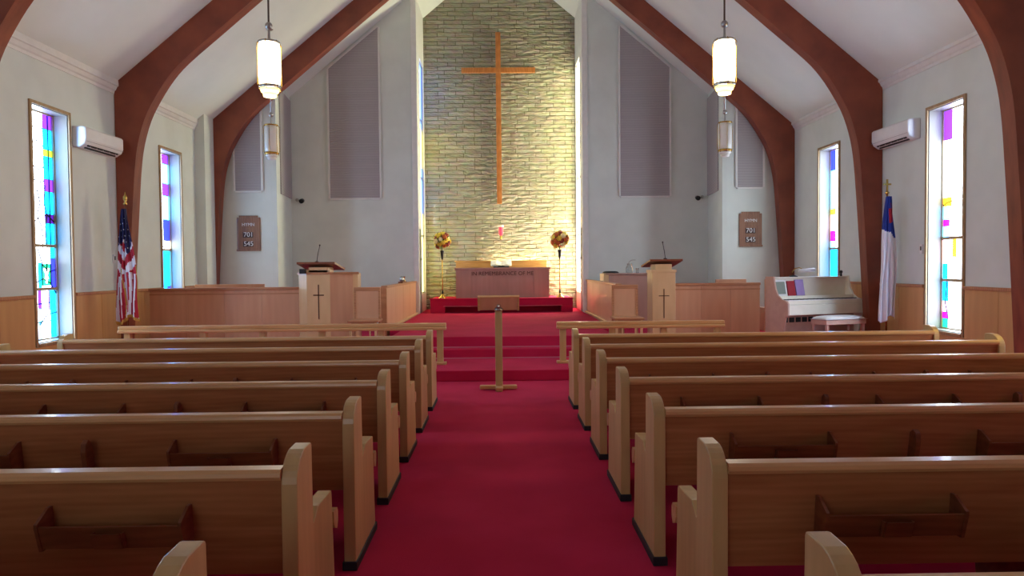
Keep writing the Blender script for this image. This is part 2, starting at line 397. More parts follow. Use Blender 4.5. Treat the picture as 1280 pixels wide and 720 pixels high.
fig = [[(.44,.93),(.55,.915),(.72,.93)],[(.46,.86),(.60,.875),(.70,.85)],[(.42,.76),(.58,.745),(.72,.76)],[(.44,.70),(.60,.69),(.72,.70)],[(.46,.16),(.80,.165)],[(.46,.08),(.80,.085)],[(.60,.24),(.60,.335)],[(.84,.24),(.84,.335)],[(.86,.42),(.86,1)],[(.52,.66),(.60,.60),(.50,.545),(.62,.50),(.66,.44),(.60,.36)],[(.74,.68),(.70,.60),(.78,.55),(.72,.50),(.76,.40),(.73,.30)],
       [(.46,.52),(.60,.545),(.80,.55),(.99,.52)],[(.5,.40),(.62,.33),(.80,.30),(.99,.31)],
       [(.45,.255),(.62,.27),(.82,.25),(.98,.20)],[(.5,.07),(.7,.11),(.99,.12)]]
near_left = [(0,.78,.42,1,'w'),(.78,1,.93,1,'v'),(.78,1,.84,.93,'c'),(.78,1,.81,.84,'l'),(.78,1,.71,.81,'c'),(.78,1,.64,.71,'v'),(.78,1,.55,.64,'c'),
             (.78,1,.50,.55,'d'),(.78,1,.42,.50,'c'),(0,.6,.54,.58,'m') ,(0,.66,.42,.54,'p'),
             (0,.78,.225,.42,'w'),(.78,1,.225,.42,'c'),(0,.5,.10,.225,'w'),(.5,.58,.10,.225,'s'),(.58,.80,.11,.205,'g'),(.58,.80,.205,.225,'w'),(.58,.80,.10,.11,'w'),(.80,1,.10,.225,'b'),
             (0,.55,0,.10,'v'),(.55,.8,0,.10,'w'),(.8,1,0,.10,'c')]
# remap lower part to the true mullion heights (.415 and .225 of the height)
def remap(rs, f=lambda v: v): return [(a,b,f(c),f(d),k) for a,b,c,d,k in rs]
left_near = [(0,.40,.86,1,'s'),(0,.40,.72,.86,'c'),(0,.40,.60,.72,'s'),(0,.40,.50,.60,'v'),(0,.40,.415,.50,'c'),(.40,.72,.415,1,'w'),(.72,1,.93,1,'v'),(.72,1,.84,.93,'c'),(.72,1,.81,.84,'l'),(.72,1,.71,.81,'c'),(.72,1,.655,.71,'v'),(.72,1,.555,.655,'c'),
             (.72,1,.515,.555,'d'),(.72,1,.415,.515,'c'),
             (0,.40,.225,.415,'c'),(.40,.50,.225,.415,'w'),(.50,.60,.225,.34,'c'),(.60,.84,.24,.335,'g'),(.60,.84,.335,.415,'w'),(.60,.84,.225,.24,'w'),(.50,.60,.34,.415,'w'),(.84,1,.225,.36,'b'),(.84,1,.36,.415,'c'),
             (0,.48,0,.225,'w'),(.48,.58,.14,.225,'v'),(.48,.58,0,.14,'s'),(.58,.76,0,.225,'w'),(.76,.80,.13,.225,'v'),(.76,.80,0,.13,'w'),(.80,1,0,.225,'c')]
left_far = [(0,.38,.75,1,'c'),(0,.38,.55,.75,'s'),(0,.38,.36,.55,'c'),(.38,.66,.36,1,'w'),(.66,1,.93,1,'v'),(.66,1,.80,.93,'s'),(.66,1,.72,.80,'v'),(.66,1,.56,.72,'s'),(.66,1,.42,.56,'b'),(.66,1,.36,.42,'w'),
            (0,.6,.12,.36,'w'),(.6,1,.12,.36,'c'),(0,.6,0,.12,'y'),(.6,.8,0,.12,'c'),(.8,1,0,.12,'b')]
right_near = [(.74,1,.86,1,'v'),(.74,1,.60,.86,'w'),(.0,.30,.80,1,'v'),(.0,.30,.70,.80,'s'),(.0,.30,.60,.70,'c'),(.30,.74,.60,1,'w'),(.74,1,.56,.60,'y'),(0,.74,.56,.60,'w'),(.80,1,.47,.50,'m'),(.80,1,.50,.56,'s'),(0,.30,.50,.56,'v'),(0,.30,.415,.50,'s'),(.30,.80,.415,.56,'w'),(.80,1,.415,.47,'s'),
              (0,.60,.225,.415,'w'),(.60,.72,.33,.415,'y'),(.60,.72,.225,.33,'w'),(.72,.84,.225,.415,'w'),(.84,1,.36,.415,'p'),(.84,1,.30,.36,'p'),(.84,1,.225,.30,'c'),
              (0,.30,0,.225,'s'),(.30,.82,0,.225,'w'),(.82,1,.13,.225,'c'),(.82,1,.08,.13,'p'),(.82,1,.05,.08,'m'),(.82,1,0,.05,'g')]
right_far = [(0,.74,.33,1,'w'),(.74,1,.86,1,'b'),(.74,1,.60,.86,'s'),(.74,1,.56,.60,'l'),(.74,1,.45,.56,'p'),(.74,1,.38,.45,'m'),(.74,1,.33,.38,'s'),
             (0,.6,.12,.33,'w'),(.6,1,.12,.33,'c'),(0,.6,0,.12,'y'),(.6,1,0,.12,'c')]
rear_pink = [(0,.5,0,1,'M2'),(.5,1,0,.5,'M2'),(.5,1,.5,1,'m')]
bars = (.415,.225)
def W(X,sg,i,rc,ld,br=bars): a,b,z0,z1 = W1[i]; return window(X,sg,a,b,z0,z1,rc,ld,br)
W(LX,1,0,left_near,fig); W(LX,1,1,left_far,[[(.5,.55),(.6,.5),(.55,.4),(.7,.37)]],(.36,)); W(LX,1,2,left_near,fig)
W(RX,-1,0,right_near,[[(.0,.60),(.5,.59),(.9,.575),(1,.56)],[(.80,.05),(.9,.12),(.85,.22)]]); W(RX,-1,1,right_far,[],(.33,)); W(RX,-1,2,[(0,1,.415,1,'Y2'),(0,1,0,.415,'w')],[])
W(LX,1,3,[(0,1,0,1,'d')],fig); W(RX,-1,3,rear_pink,[])
a,b,z0,z1 = WIN_N
window(-1.98,1,a,b,z0,z1,[(0,1,.72,1,'D'),(0,1,.55,.72,'Y'),(0,1,.35,.55,'D'),(0,1,0,.35,'Y')],[],(.25,.5,.75),casing=False,depth=.06)
window(1.98,-1,a,b,z0,z1,[(0,1,.30,1,'W'),(0,1,0,.30,'X')],[],(.25,.5,.75),casing=False,depth=.06)
# unseen glowing window added in the rear wall as fill for the pew backs
G['k'] = mat('rear_fill_glow', (150,160,170), .15, emit=(226,238,246), strength=2.1)
for (xa,xb) in ((-4.8,-1.8),):
    wn[0] += 1; r = bpy.data.objects.new('window_%d' % wn[0], None); COL.objects.link(r); r.location = ((xa+xb)/2,BACK,1.2); struct(r)
    m = MB(); m.box(-1.5,1.5,.004,.01,0,2.8); m.build('glass_pane', G['k'], r)
    m = MB(); m.box(-1.55,-1.48,0,.06,-.05,2.85); m.box(1.48,1.55,0,.06,-.05,2.85); m.box(-1.48,1.48,0,.06,-.05,.02); m.box(-1.48,1.48,0,.06,2.78,2.85); m.box(-.03,.03,0,.06,.02,2.78); m.build('window_frame', M['casing'], r)
# grey doors in the jambs of the chancel recess
for i,s in enumerate((-1,1)):
    r = bpy.data.objects.new('door_%d'%(i+1), None); COL.objects.link(r); r.location = (s*1.98,17.12,Z3); struct(r)
    m = MB(); m.box(-s*.025,-s*.001,-.20,.20,0,2.03); m.build('door_leaf', M['grey'], r, bevel=.004)
    m = MB(); m.box(-s*.03,-s*.001,-.25,-.20,0,2.08); m.box(-s*.03,-s*.001,.20,.25,0,2.08); m.box(-s*.03,-s*.001,-.2,.2,2.03,2.08); m.build('door_frame', M['trimw'], r)
    m = MB(); m.lathe([(.01,0),(.01,.02),(.028,.03),(.03,.05),(.015,.065)],n=12)
    k = m.build('door_handle', M['steel'], r); k.rotation_euler = (0,-s*PI/2,0); k.location = (-s*.024,-.12,1.3)
# corner trims of the recess opening
m = MB()
for s in (-1,1): m.box(s*1.95,s*2.08,FY-.03,FY,0,roof(2.1)-.02)
struct(m.build('trim_recess', M['trimw'], bevel=.006))

# ------------------------------------------------------------------ arched beams
IN = [(0,9.16),(2.4,7.18),(3.93,5.90),(4.50,5.42),(5.07,4.94),(5.33,4.66),(5.55,4.33),(5.72,4.0),(5.84,3.60),(5.90,3.2),(5.94,2.7),(5.99,2.0),(6.03,1.35),(6.10,Z1)]
def smooth_in():
    P = IN; out = []
    for i in range(len(P)-1):
        p0 = P[max(i-1,0)]; p1 = P[i]; p2 = P[i+1]; p3 = P[min(i+2,len(P)-1)]
        for k in range(3):
            t = k/3
            q = tuple(.5*((2*p1[j])+(-p0[j]+p2[j])*t+(2*p0[j]-5*p1[j]+4*p2[j]-p3[j])*t*t+(-p0[j]+3*p1[j]-3*p2[j]+p3[j])*t**3) for j in (0,1))
            out.append(q)
    return out+[P[-1]]
SI = smooth_in()
for Y,zb,lab in ((8.15,.0,'nearest curved dark wood roof arch, cut off by the photo corners'),(11.63,Z2,'middle curved dark wood roof arch beside the wall air conditioners'),(15.08,Z2,'rear curved dark wood roof arch framing the hymn boards')):
    m = MB(); hw = .11; n = len(SI)
    for s in (-1,1):
        xo = 6.20 if s < 0 else 6.26; sh = 0
        outer = []
        for (x,z) in SI:
            # matching point on the outer edge
            tt = SI.index((x,z))/(n-1)
            outer.append(None)
        # build strip: inner points paired with outer points
        zo = roof(xo)-.005
        pairs = []
        for (x,z) in SI:
            if z >= 4.9: xx = min(xo, x+.30*min(1,x/3)) ; pairs.append(((x,z),(xx,roof(xx)-.005)))
            elif z >= 4.3: f_ = (4.9-z)/.6; pairs.append(((x,z),(min(xo,5.4+(xo-5.4)*min(1,f_*1.6)), roof(min(xo,5.4+(xo-5.4)*min(1,f_*1.6)))-.005)))
            else: pairs.append(((x,z),(xo,min(zo,z+.1*(4.3-z>0)*0+z*0+z))))
        pairs = [p for p in pairs]
        # make the knee corner exact
        for k in range(len(pairs)):
            (a,b),(c,d) = pairs[k]
            if b < 4.3 and pairs[k-1][0][1] >= 4.3: pairs[k-1] = (pairs[k-1][0],(xo,zo)); break
        pairs[-1] = ((IN[-1][0],zb),(xo,zb))
        v = []; f = []
        for (p,q) in pairs:
            for (x,z) in (p,q):
                for y in (Y-hw,Y+hw): v.append((s*x,y,z))
        for k in range(len(pairs)-1):
            a = k*4; b_ = a+4
            f += [(a,b_,b_+2,a+2),(a+1,a+3,b_+3,b_+1),(a,a+1,b_+1,b_),(a+2,b_+2,b_+3,a+3)]
        e = (len(pairs)-1)*4; f.append((e,e+1,e+3,e+2))
        m.add(v,f)
    o = m.build('arched_beam', M['beam']); tag(o, lab, 'beam', 'curved roof arches')

# ------------------------------------------------------------------ grilles, boards, spots, small wall fittings
def gr_panel(name, poly, y, lab):
    """panel in a frontal wall, its top cut along the roof"""
    t = thing(name, lab, 'grille', (0,y,0))
    m = MB(); m.prism(poly,'y',-.03,-.005); m.build('grille_cloth', M['grille'], t)
    f = MB()
    for i in range(len(poly)):
        (x0,z0),(x1,z1) = poly[i],poly[(i+1)%len(poly)]
        L = math.hypot(x1-x0,z1-z0); nx,nz = (z1-z0)/L*.04, -(x1-x0)/L*.04
        f.add([(x0,-.045,z0),(x1,-.045,z1),(x1+nx,-.045,z1+nz),(x0+nx,-.045,z0+nz),(x0,-.002,z0),(x1,-.002,z1),(x1+nx,-.002,z1+nz),(x0+nx,-.002,z0+nz)],
              [(0,1,2,3),(7,6,5,4),(0,4,5,1),(1,5,6,2),(2,6,7,3),(3,7,4,0)])
    f.build('grille_frame', M['trimw'], t); return t
for s,nm in ((-1,'left'),(1,'right')):
    P = [(s*2.85,3.21),(s*4.02,3.21),(s*4.02,roof(4.02)-.12),(s*2.85,roof(2.85)-.12)]
    if s < 0: P = P[::-1]
    gr_panel('organ_grille', P, FY, 'tall mauve organ grille on the white wall just %s of the stone recess' % nm)
    P = [(s*5.12,3.23),(s*5.67,3.23),(s*5.67,roof(5.67)-.10),(s*5.12,roof(5.12)-.10)]
    if s < 0: P = P[::-1]
    gr_panel('organ_grille', P, HY, 'narrow framed mauve grille above the %s hymn board' % nm)
    # narrow grille on the angled chamber return
    t = thing('organ_grille', 'dark narrow vertical grille on the receding return wall behind the %s pendant' % nm, 'grille', (s*4.80,HY,0), math.atan2(FY-HY, s*.15))
    L = math.hypot(FY-HY,.15); z1 = roof(4.9)-.14; m = MB()
    sd = 1 if s < 0 else -1
    m.box(.35,L-.02,-.03*sd,-.004*sd,3.2,z1); m.build('grille_cloth', M['grille'], t)
    # small spotlight on the far wall
    sp = thing('spotlight', 'small dark spotlight on the wall by the %s narrow grille' % nm, 'light', (s*4.72,FY,3.16))
    m = MB(); m.lathe([(.02,0),(.05,.01),(.055,.12),(.05,.125)],n=14); k = m.build('lamp_head', M['black'], sp); k.rotation_euler = (PI/2*1.15,0,0); k.location = (-.05*s,-.04,0)
    m = MB(); m.tube([(0,-.002,0),(0,-.05,.0),(-.05*s,-.08,.0)],.012); m.build('bracket', M['steel'], sp)
    m = MB(); m.lathe([(.015,0),(.035,.01),(.04,.08)],n=12); k = m.build('lamp_head', M['steel'], sp); k.rotation_euler = (PI/2,0,0); k.location = (.06*s,-.03,.01)
    # hymn board
    cx = s*5.41
    hb = thing('hymn_board', 'wooden hymn number board on the wall %s of the chancel, reading HYMN 701 545' % nm, 'board', (cx,HY,2.32))
    m = MB(); m.box(-.245,.245,-.035,-.003,-.36,.34); m.box(-.20,.20,-.033,-.003,.34,.38); m.build('board', M['boardw'], hb, bevel=.006)
    m = MB(); m.box(-.255,.255,-.05,-.035,-.38,-.34); m.build('bottom_rail', M['boardw'], hb, bevel=.004)
    for z in (.10,-.12,-.31): m = MB(); m.box(-.20,.20,-.045,-.035,z,z+.018); m.build('card_ledge', M['boardw'], hb)
    for txt,z in (('HYMN',.185),('701',-.03),('545',-.225)):
        if txt != 'HYMN':
            m = MB(); m.box(-.12,.10,-.039,-.0355,z-.06,z+.055); m.build('number_card', mat('dark_card_'+txt+nm,(70,50,48),.7), hb)
        text_part('lettering', txt, .095 if txt == 'HYMN' else .14, (0,-.041,z), M['card'], hb, .002)
# air conditioners
for X,sg,y0,y1,z0,nm in ((LX,1,10.38,11.40,3.35,'left wall beside the near stained window'),(RX,-1,10.47,11.50,3.41,'right wall beside the near stained window')):
    t = thing('air_conditioner','white split air conditioner high on the '+nm,'air conditioner',(X,(y0+y1)/2,z0))
    w = (y1-y0)/2; prof = [(0,0),(.10,-.0),(.175,.05),(.205,.12),(.205,.27),(.185,.30),(0,.31)]
    m = MB(); m.prism([(sg*a,z) for a,z in prof],'y',-w,w); m.build('body', M['acw'], t, bevel=.02)
    m = MB(); P = [(.118,.004),(.178,.045)]
    for a,b in ((.0,.22),(.62,.84)):
        x0 = .108+(.178-.108)*a; zz0 = .0+.046*a; x1 = .108+.07*b; zz1 = .046*b
        m.add([(sg*(x0+.003),-w*.8,zz0-.006),(sg*(x1+.003),-w*.8,zz1-.006),(sg*(x1+.003),w*.8,zz1-.006),(sg*(x0+.003),w*.8,zz0-.006),
               (sg*x0,-w*.8,zz0+.01),(sg*x1,-w*.8,zz1+.01),(sg*x1,w*.8,zz1+.01),(sg*x0,w*.8,zz0+.01)],[(0,1,2,3),(7,6,5,4),(0,4,5,1),(1,5,6,2),(2,6,7,3),(3,7,4,0)])
    m.build('air_slot', M['black'], t)
    m = MB(); m.box(sg*.2055,sg*.2075,-w*.98,w*.98,.085,.09); m.build('panel_seam', mat('grey_seam'+nm[:4],(150,150,150),.6), t)
    for k in range(-2,3):
        m = MB(); m.box(sg*.13,sg*.165,k*w*.33-.004,k*w*.33+.004,.012,.04); m.build('vane', M['acw'], t)
for X,sg,y,z,nm in ((LX,1,11.40,1.74,'left wall near the striped flag'),(RX,-1,10.42,1.76,'right wall by the window edge')):
    t = thing('thermostat','small white wall control with a dark slot on the '+nm,'thermostat',(X,y,z))
    m = MB(); m.box(0,sg*.02,-.035,.035,-.07,.07); m.build('plate', M['trimw'], t, bevel=.004)
    m = MB(); m.box(sg*.02,sg*.026,-.012,.012,-.02,.04); m.build('switch', M['black'], t)

# ------------------------------------------------------------------ cross and sanctuary lamp on the stone
t = thing('wall_cross','tall slim golden wooden cross mounted on the stone wall','cross',(-.03,SY,0))
m = MB(); m.box(-.065,.065,-.13,-.04,3.20,7.64); m.build('upright', M['cross'], t, bevel=.006)
m = MB(); m.box(-.96,.96,-.135,-.045,6.60,6.73); m.build('crossbar', M['cross'], t, bevel=.006)
for zz in (3.6,6.9): m = MB(); m.box(-.03,.03,-.045,-.001,zz,zz+.1); m.build('bracket', M['steel'], t)
t = thing('sanctuary_lamp','small red glass lamp on the stone wall below the cross','lamp',(0,SY-.16,2.25))
m = MB(); m.lathe([(.03,.12),(.055,.16),(.062,.24),(.05,.31),(.06,.34)],n=16); m.build('glass_cup', M['redglass'], t)
m = MB(); m.lathe([(.05,.06),(.02,.08),(.03,.12)],n=14); m.tube([(0,0,.07),(0,.08,.02),(0,.158,.04)],.01); m.build('holder', M['brass'], t)
m = MB(); m.lathe([(.055,.34),(.07,.345),(.075,.385),(.06,.39)],n=16); m.build('rim', M['card'], t)

# ------------------------------------------------------------------ altar
t = thing('altar','long wooden altar table with carved lettering on the carpeted dais','altar',(.03,17.45,.787))
m = MB()
for k in range(6): m.box(-1.16+k*.3867+.002,-1.16+(k+1)*.3867-.002,.02,.05,0,.70)
m.box(-1.16,1.16,.05,.70,0,.70); m.build('front_panel', M['altar'], t)
m = MB(); m.box(-1.2,1.2,0,.74,.70,.75); m.build('tabletop', M['altar'], t, bevel=.008)
m = MB(); m.box(-1.16,1.16,.012,.02,0,.05); m.build('plinth', M['altar'], t)
text_part('lettering','IN REMEMBRANCE OF ME',.135,(0,.016,.60),M['letter'],t,.004)
t = thing('retable','low golden oak shelf standing behind the altar','shelf',(0,18.3,.787))
m = MB(); m.box(-1.17,1.17,-.09,.12,0,.90); m.build('body', M['retable'], t)
m = MB(); m.box(-1.20,1.20,-.10,.13,.90,.93); m.build('top_board', M['retable'], t, bevel=.005)
st = thing('strip_light','glowing strip light low on the stone wall behind the altar','light'); m = MB(); m.box(-.35,1.16,SY-.12,SY-.002,1.50,1.525); m.build('shelf_bracket', M['trimw'], st)
m = MB(); m.box(-.32,1.13,SY-.10,SY-.04,1.527,1.58); m.build('lit_tube', mat('strip_tube_glow',(255,250,235),.4,emit=(255,238,190),strength=30), st)
t = thing('open_bible','open white paged book on a low stand at the altar centre','book',(0,17.78,1.538))
m = MB()
for s in (-1,1):
    m.add([(0,-.12,.045),(s*.13,-.12,.075),(s*.26,-.12,.06),(s*.26,.14,.17),(s*.13,.14,.185),(0,.14,.155)],[(0,1,4,5),(1,2,3,4)] if s > 0 else [(5,4,1,0),(4,3,2,1)])
    m.add([(0,-.12,.03),(s*.26,-.12,.035),(s*.26,.14,.145),(0,.14,.14)],[(0,1,2,3)])
m.build('pages', M['paper'], t)
m = MB(); m.prism([(-.13,0),(.14,0),(.15,.14),(-.125,.03)],'x',-.20,.20); m.build('book_stand', M['black'], t)

# flower stands with arrangements
def flowers(x, y, z, nm, seed):
    t = thing('flower_stand','slender pedestal flower stand on the %s end of the dais' % nm,'stand',(x,y,z))
    m = MB(); m.lathe([(.10,0),(.10,.015),(.06,.04),(.03,.09),(.018,.12)],n=18); m.build('foot', M['brass'], t)
    m = MB(); m.lathe([(.012,.10),(.012,.98)],n=10); m.build('pole', M['brass'], t)
    m = MB(); m.lathe([(.02,.10),(.028,.14),(.02,.2)],n=12); m.build('lower_collar', M['black'], t)
    m = MB(); m.lathe([(.012,.95),(.03,1.0),(.035,1.06),(.05,1.16),(.055,1.18)],n=14); m.build('vase', M['black'], t)
    a = thing('flower_arrangement','round bouquet of yellow cream and rust flowers on the %s pedestal stand' % nm,'flowers',(x,y,z+1.18))
    r2 = random.Random(seed); keys = ['fy','fc','fy','fo','fy','fr','fc'] if nm == 'left' else ['fo','fy','fr','fc','fo','fy','fo']
    lf = MB()
    for k in range(46):
        u = r2.uniform(0,2*PI); w = math.acos(r2.uniform(-.85,1)); d = Vector((math.sin(w)*math.cos(u),math.sin(w)*math.sin(u),math.cos(w)))
        L_ = r2.uniform(.24,.29); c = Vector((0,0,.24)); tip = c+d*L_; base = c+d*.08
        sd = d.cross(Vector((r2.random(),r2.random(),r2.random()))).normalized()*.022; md = (tip+base)/2
        lf.add([base,md+sd,tip,md-sd,md+d.cross(sd)*.4],[(0,1,4),(1,2,4),(2,3,4),(3,0,4),(0,3,2,1)])
    lf.tube([(0,0,.001),(0,0,.24)],.012)
    lf.ball((0,0,.24),.13,n=10)
    o = lf.build('foliage', M['leaf'], a)
    for k in range(34):
        w = math.acos(1-2*(k+.5)/36*.95); u = k*2.39996; d = Vector((math.sin(w)*math.cos(u),math.sin(w)*math.sin(u),math.cos(w)))
        c = Vector((0,0,.24))+d*r2.uniform(.17,.21); R = r2.uniform(.05,.068); b = MB()
        b.ball(c,R*.62,n=8)
        q = d.to_track_quat('Z','Y')
        for j in range(6):
            an = 2*PI*j/6; pc = c+q@Vector((math.cos(an)*R*.6,math.sin(an)*R*.6,0)); b.ball(pc,R*.5,n=6)
        b.build('bloom', M[keys[k%7]], a)
flowers(-1.45,17.35,.787,'left',3); flowers(1.44,17.35,.787,'right',11)

# ------------------------------------------------------------------ choir screens, partitions
def screen(x0,x1,y,lab,nm='choir_screen'):
    t = thing(nm, lab, 'screen', ((x0+x1)/2,y,Z2)); w = (x1-x0)/2
    m = MB(); n = max(1,round(2*w/.62)); q = 2*w/n
    for k in range(n): m.box(-w+k*q+.002,-w+(k+1)*q-.002,0,.04,0,.90)
    m.build('panel', M['birch'], t)
    m = MB(); m.box(-w-.005,w+.005,-.03,.09,.90,.945); m.build('top_cap', M['birchd'], t, bevel=.008)
    m = MB(); m.box(-w,w,-.008,0,.82,.845); m.build('moulding', M['birchd'], t)
    return t
screen(-6.16,-3.56,12.42,'long low wooden choir screen between the left wall and left pulpit')
screen(3.02,4.60,12.48,'low wooden choir screen between the right pulpit and the white piano')
for s,nm in ((-1,'left'),(1,'right')):
    t = thing('chancel_partition','low wooden partition along the %s edge of the central platform' % nm,'partition',(s*2.03,0,Z2))
    m = MB(); 
    for k in range(4): m.box(0,s*.05,12.45+k*1.08+.003,12.45+(k+1)*1.08-.003,.001,.91)
    m.build('panel', M['birch'], t)
    m = MB(); m.box(-s*.02,s*.09,12.42,16.78,.91,.95); m.build('top_cap', M['birchd'], t, bevel=.006)
    m = MB(); m.box(-s*.01,s*.13,12.38,12.45,0,.93); m.build('end_post', M['birchd'], t, bevel=.006)
    m = MB(); m.box(-s*.05,-s*.0,12.45,16.78,Z3-Z2,Z3-Z2+.035); m.build('base_strip', M['birchl'], t)
# singers' seats behind the screens: low pew backs peeping over
for x0,x1,y,lab in ((-5.75,-4.45,13.3,'low choir bench behind the left choir screen'),(4.15,4.75,13.6,'short choir bench showing behind the right screen near the corner'),(5.0,5.6,13.3,'choir bench behind the right screen below the hymn board')):
    t = thing('choir_bench', lab, 'bench', ((x0+x1)/2,y,Z2)); w = (x1-x0)/2
    m = MB(); m.box(-w,w,0,.03,.35,.985); m.build('backrest', M['birch'], t, bevel=.005)
    m = MB(); m.box(-w,w,.03,.42,.40,.44); m.build('seat', M['birch'], t, bevel=.005)
    for q in (-w,w-.04): mm = MB(); mm.box(q,q+.04,.031,.40,0,.40); mm.build('leg', M['birch'], t)
# organ console to the right
t = thing('organ_console','organ console peeping over the right partition beside the stone recess','organ',(2.74,14.7,Z2))
m = MB(); m.box(-.5,.5,0,.6,0,1.08); m.build('case', M['altar'], t, bevel=.01)
m = MB(); m.box(-.55,.55,-.03,.62,1.08,1.11); m.build('top_board', M['altar'], t, bevel=.006)
m = MB(); m.box(-.60,-.50,.0,.6,.85,1.10); m.build('end_block', M['birchl'], t)
t = thing('hat_shaped_tray','low black tray lying on the organ console','tray',(2.32,14.95,Z2+1.11))
m = MB(); m.lathe([(.16,0),(.18,.01),(.15,.035),(.10,.045)],n=22); m.build('dish', M['black'], t)
t['category'] = 'tray'; t.name = 'black_tray'
t = thing('glass_pitcher','clear glass pitcher with arched stem on the organ console','pitcher',(2.72,14.92,Z2+1.11))
m = MB(); m.lathe([(.05,0),(.075,.02),(.08,.10),(.05,.17),(.055,.20)],n=18); m.build('jug', M['clear'], t)
m = MB(); m.tube([(-.02,0,.18),(-.01,0,.24),(.05,0,.275),(.12,0,.28),(.13,0,.27)],.008); m.build('arched_stem', M['steel'], t)
t = thing('drinking_glass','small clear tumbler beside the glass pitcher','glass',(2.88,14.9,Z2+1.11))
m = MB(); m.lathe([(.03,0),(.036,.1)],n=14); m.build('cup', M['clear'], t)
# bits on left partition
t = thing('offering_plates','dark brass dishes resting on the left partition top','dish',(-2.075,15.0,Z2+.95))
m = MB(); m.box(-.05,.05,-.5,.1,0,.03); m.build('tray', M['desk'], t, bevel=.006)
m = MB(); m.lathe([(.04,.03),(.05,.045),(.02,.07),(.045,.12),(.05,.13)],(0,-.1,0),n=14); m.build('dish', M['brass'], t)
m = MB(); m.lathe([(.035,.03),(.045,.05),(.04,.12),(.02,.14)],(-.0,-.3,0),n=14); m.build('cup', M['steel'], t)

# ------------------------------------------------------------------ pulpits
def microphone(t, p, lean):
    m = MB(); m.lathe([(.035,0),(.035,.02),(.012,.03)],p,n=12); m.build('microphone_base', M['black'], t)
    x,y,z = p; m = MB(); m.tube([(x,y,z+.02),(x+lean*.3,y,z+.14),(x+lean,y-.02,z+.29)],.006,6); m.ball((x+lean,y-.02,z+.30),.014,n=8); m.build('microphone', M['black'], t)
t = thing('pulpit','winged wooden pulpit with dark inlaid cross left of the aisle','pulpit',(-3.12,12.05,Z2))
m = MB(); m.box(-.20,.20,-.0,.04,0,1.24); m.build('front_panel', M['birchl'], t, bevel=.004)
m = MB(); m.prism([(-.20,0),(-.20,.04),(-.37,.30),(-.41,.28)],'z',0,1.16); m.build('left_wing', M['birchl'], t)
m = MB(); m.prism([(.20,0),(.20,.04),(.55,.16),(.56,.12)],'z',0,1.16); m.build('right_wing', M['birch'], t)
m = MB(); m.prism([(.55,.12),(.64,.16),(.60,.62),(.54,.62)],'z',0,1.18); m.build('side_panel', M['birchl'], t)
m = MB(); m.prism([(-.43,.27),(-.2,-.015),(.2,-.015),(.57,.10),(.66,.15),(.62,.20),(.52,.2),(.2,.05),(-.2,.05),(-.38,.32)],'z',1.16,1.20); m.build('top_moulding', M['birchd'], t)
m = MB(); m.prism([(-.16,.0),(.16,.0),(.20,.26),(-.20,.26)],'z',1.20,1.285); m.build('neck', M['birchl'], t)
m = MB(); m.add([(-.34,-.08,1.34),(.30,-.08,1.34),(.36,.44,1.235),(-.30,.44,1.235),(-.34,-.08,1.375),(.30,-.08,1.375),(.36,.44,1.27),(-.30,.44,1.27)],[(3,2,1,0),(4,5,6,7),(0,1,5,4),(1,2,6,5),(2,3,7,6),(3,0,4,7)]); m.build('reading_desk', M['desk'], t)
m = MB(); m.box(-.009,.009,-.006,0,.40,.99); m.box(-.09,.09,-.006,0,.80,.82); m.build('cross_inlay', M['inlay'], t)
m = MB(); m.box(-.30,-.21,-.07,.03,1.18,1.26); m.build('clamp', M['black'], t)
microphone(t,(-.02,.0,1.36),.06)
t = thing('pulpit','plain square wooden pulpit with inlaid cross right of the aisle','pulpit',(2.785,12.05,Z2))
m = MB(); m.box(-.20,.20,0,.42,0,1.19); m.build('body', M['birchl'], t, bevel=.004)
m = MB(); m.box(-.215,.215,-.015,.44,1.14,1.19); m.build('top_moulding', M['birchl'], t, bevel=.004)
m = MB(); m.prism([(-.14,0.02),(.14,0.02),(.18,.24),(-.18,.24)],'z',1.19,1.285); m.build('neck', M['birchl'], t)
m = MB(); m.add([(-.25,-.06,1.34),(.31,-.06,1.34),(.26,.46,1.235),(-.30,.46,1.235),(-.25,-.06,1.37),(.31,-.06,1.37),(.26,.46,1.265),(-.30,.46,1.265)],[(3,2,1,0),(4,5,6,7),(0,1,5,4),(1,2,6,5),(2,3,7,6),(3,0,4,7)]); m.build('reading_desk', M['desk'], t)
m = MB(); m.box(-.008,.008,-.006,0,.36,.86); m.box(-.09,.09,-.006,0,.735,.75); m.build('cross_inlay', M['inlay'], t)
microphone(t,(.02,-.02,1.36),-.05)
# chairs beside pulpits
def clergy_chair(x,y,lab):
    t = thing('clergy_chair',lab,'chair',(x,y,Z2)); w = .22
    m = MB(); m.box(-w+.02,w-.02,.36,.385,.40,.90); m.build('backrest', M['birch'], t)
    m = MB(); m.box(-w,w,.35,.395,.88,.945); m.build('top_rail', M['birchd'], t, bevel=.008)
    for s in (-1,1):
        m = MB(); m.box(s*w,s*(w-.035),.35,.40,0,.88); m.build('rear_leg', M['birchd'], t)
        m = MB(); m.box(s*w,s*(w-.035),-.04,0,0,.38); m.build('leg', M['birchl'], t)
        m = MB(); m.box(s*.12,s*.095,-.02,0,0.0,.38); m.build('slat', M['birchl'], t)
    m = MB(); m.box(-w-.03,w+.03,-.06,.40,.385,.42); m.build('seat', M['birchd'], t, bevel=.012)
    m = MB(); m.box(-w,w,-.035,.005,.32,.385); m.build('apron', M['birchd'], t)
    return t
clergy_chair(-2.25,11.45,'square backed wooden chair beside the left winged pulpit')
clergy_chair(2.07,11.45,'square backed wooden chair beside the right square pulpit')

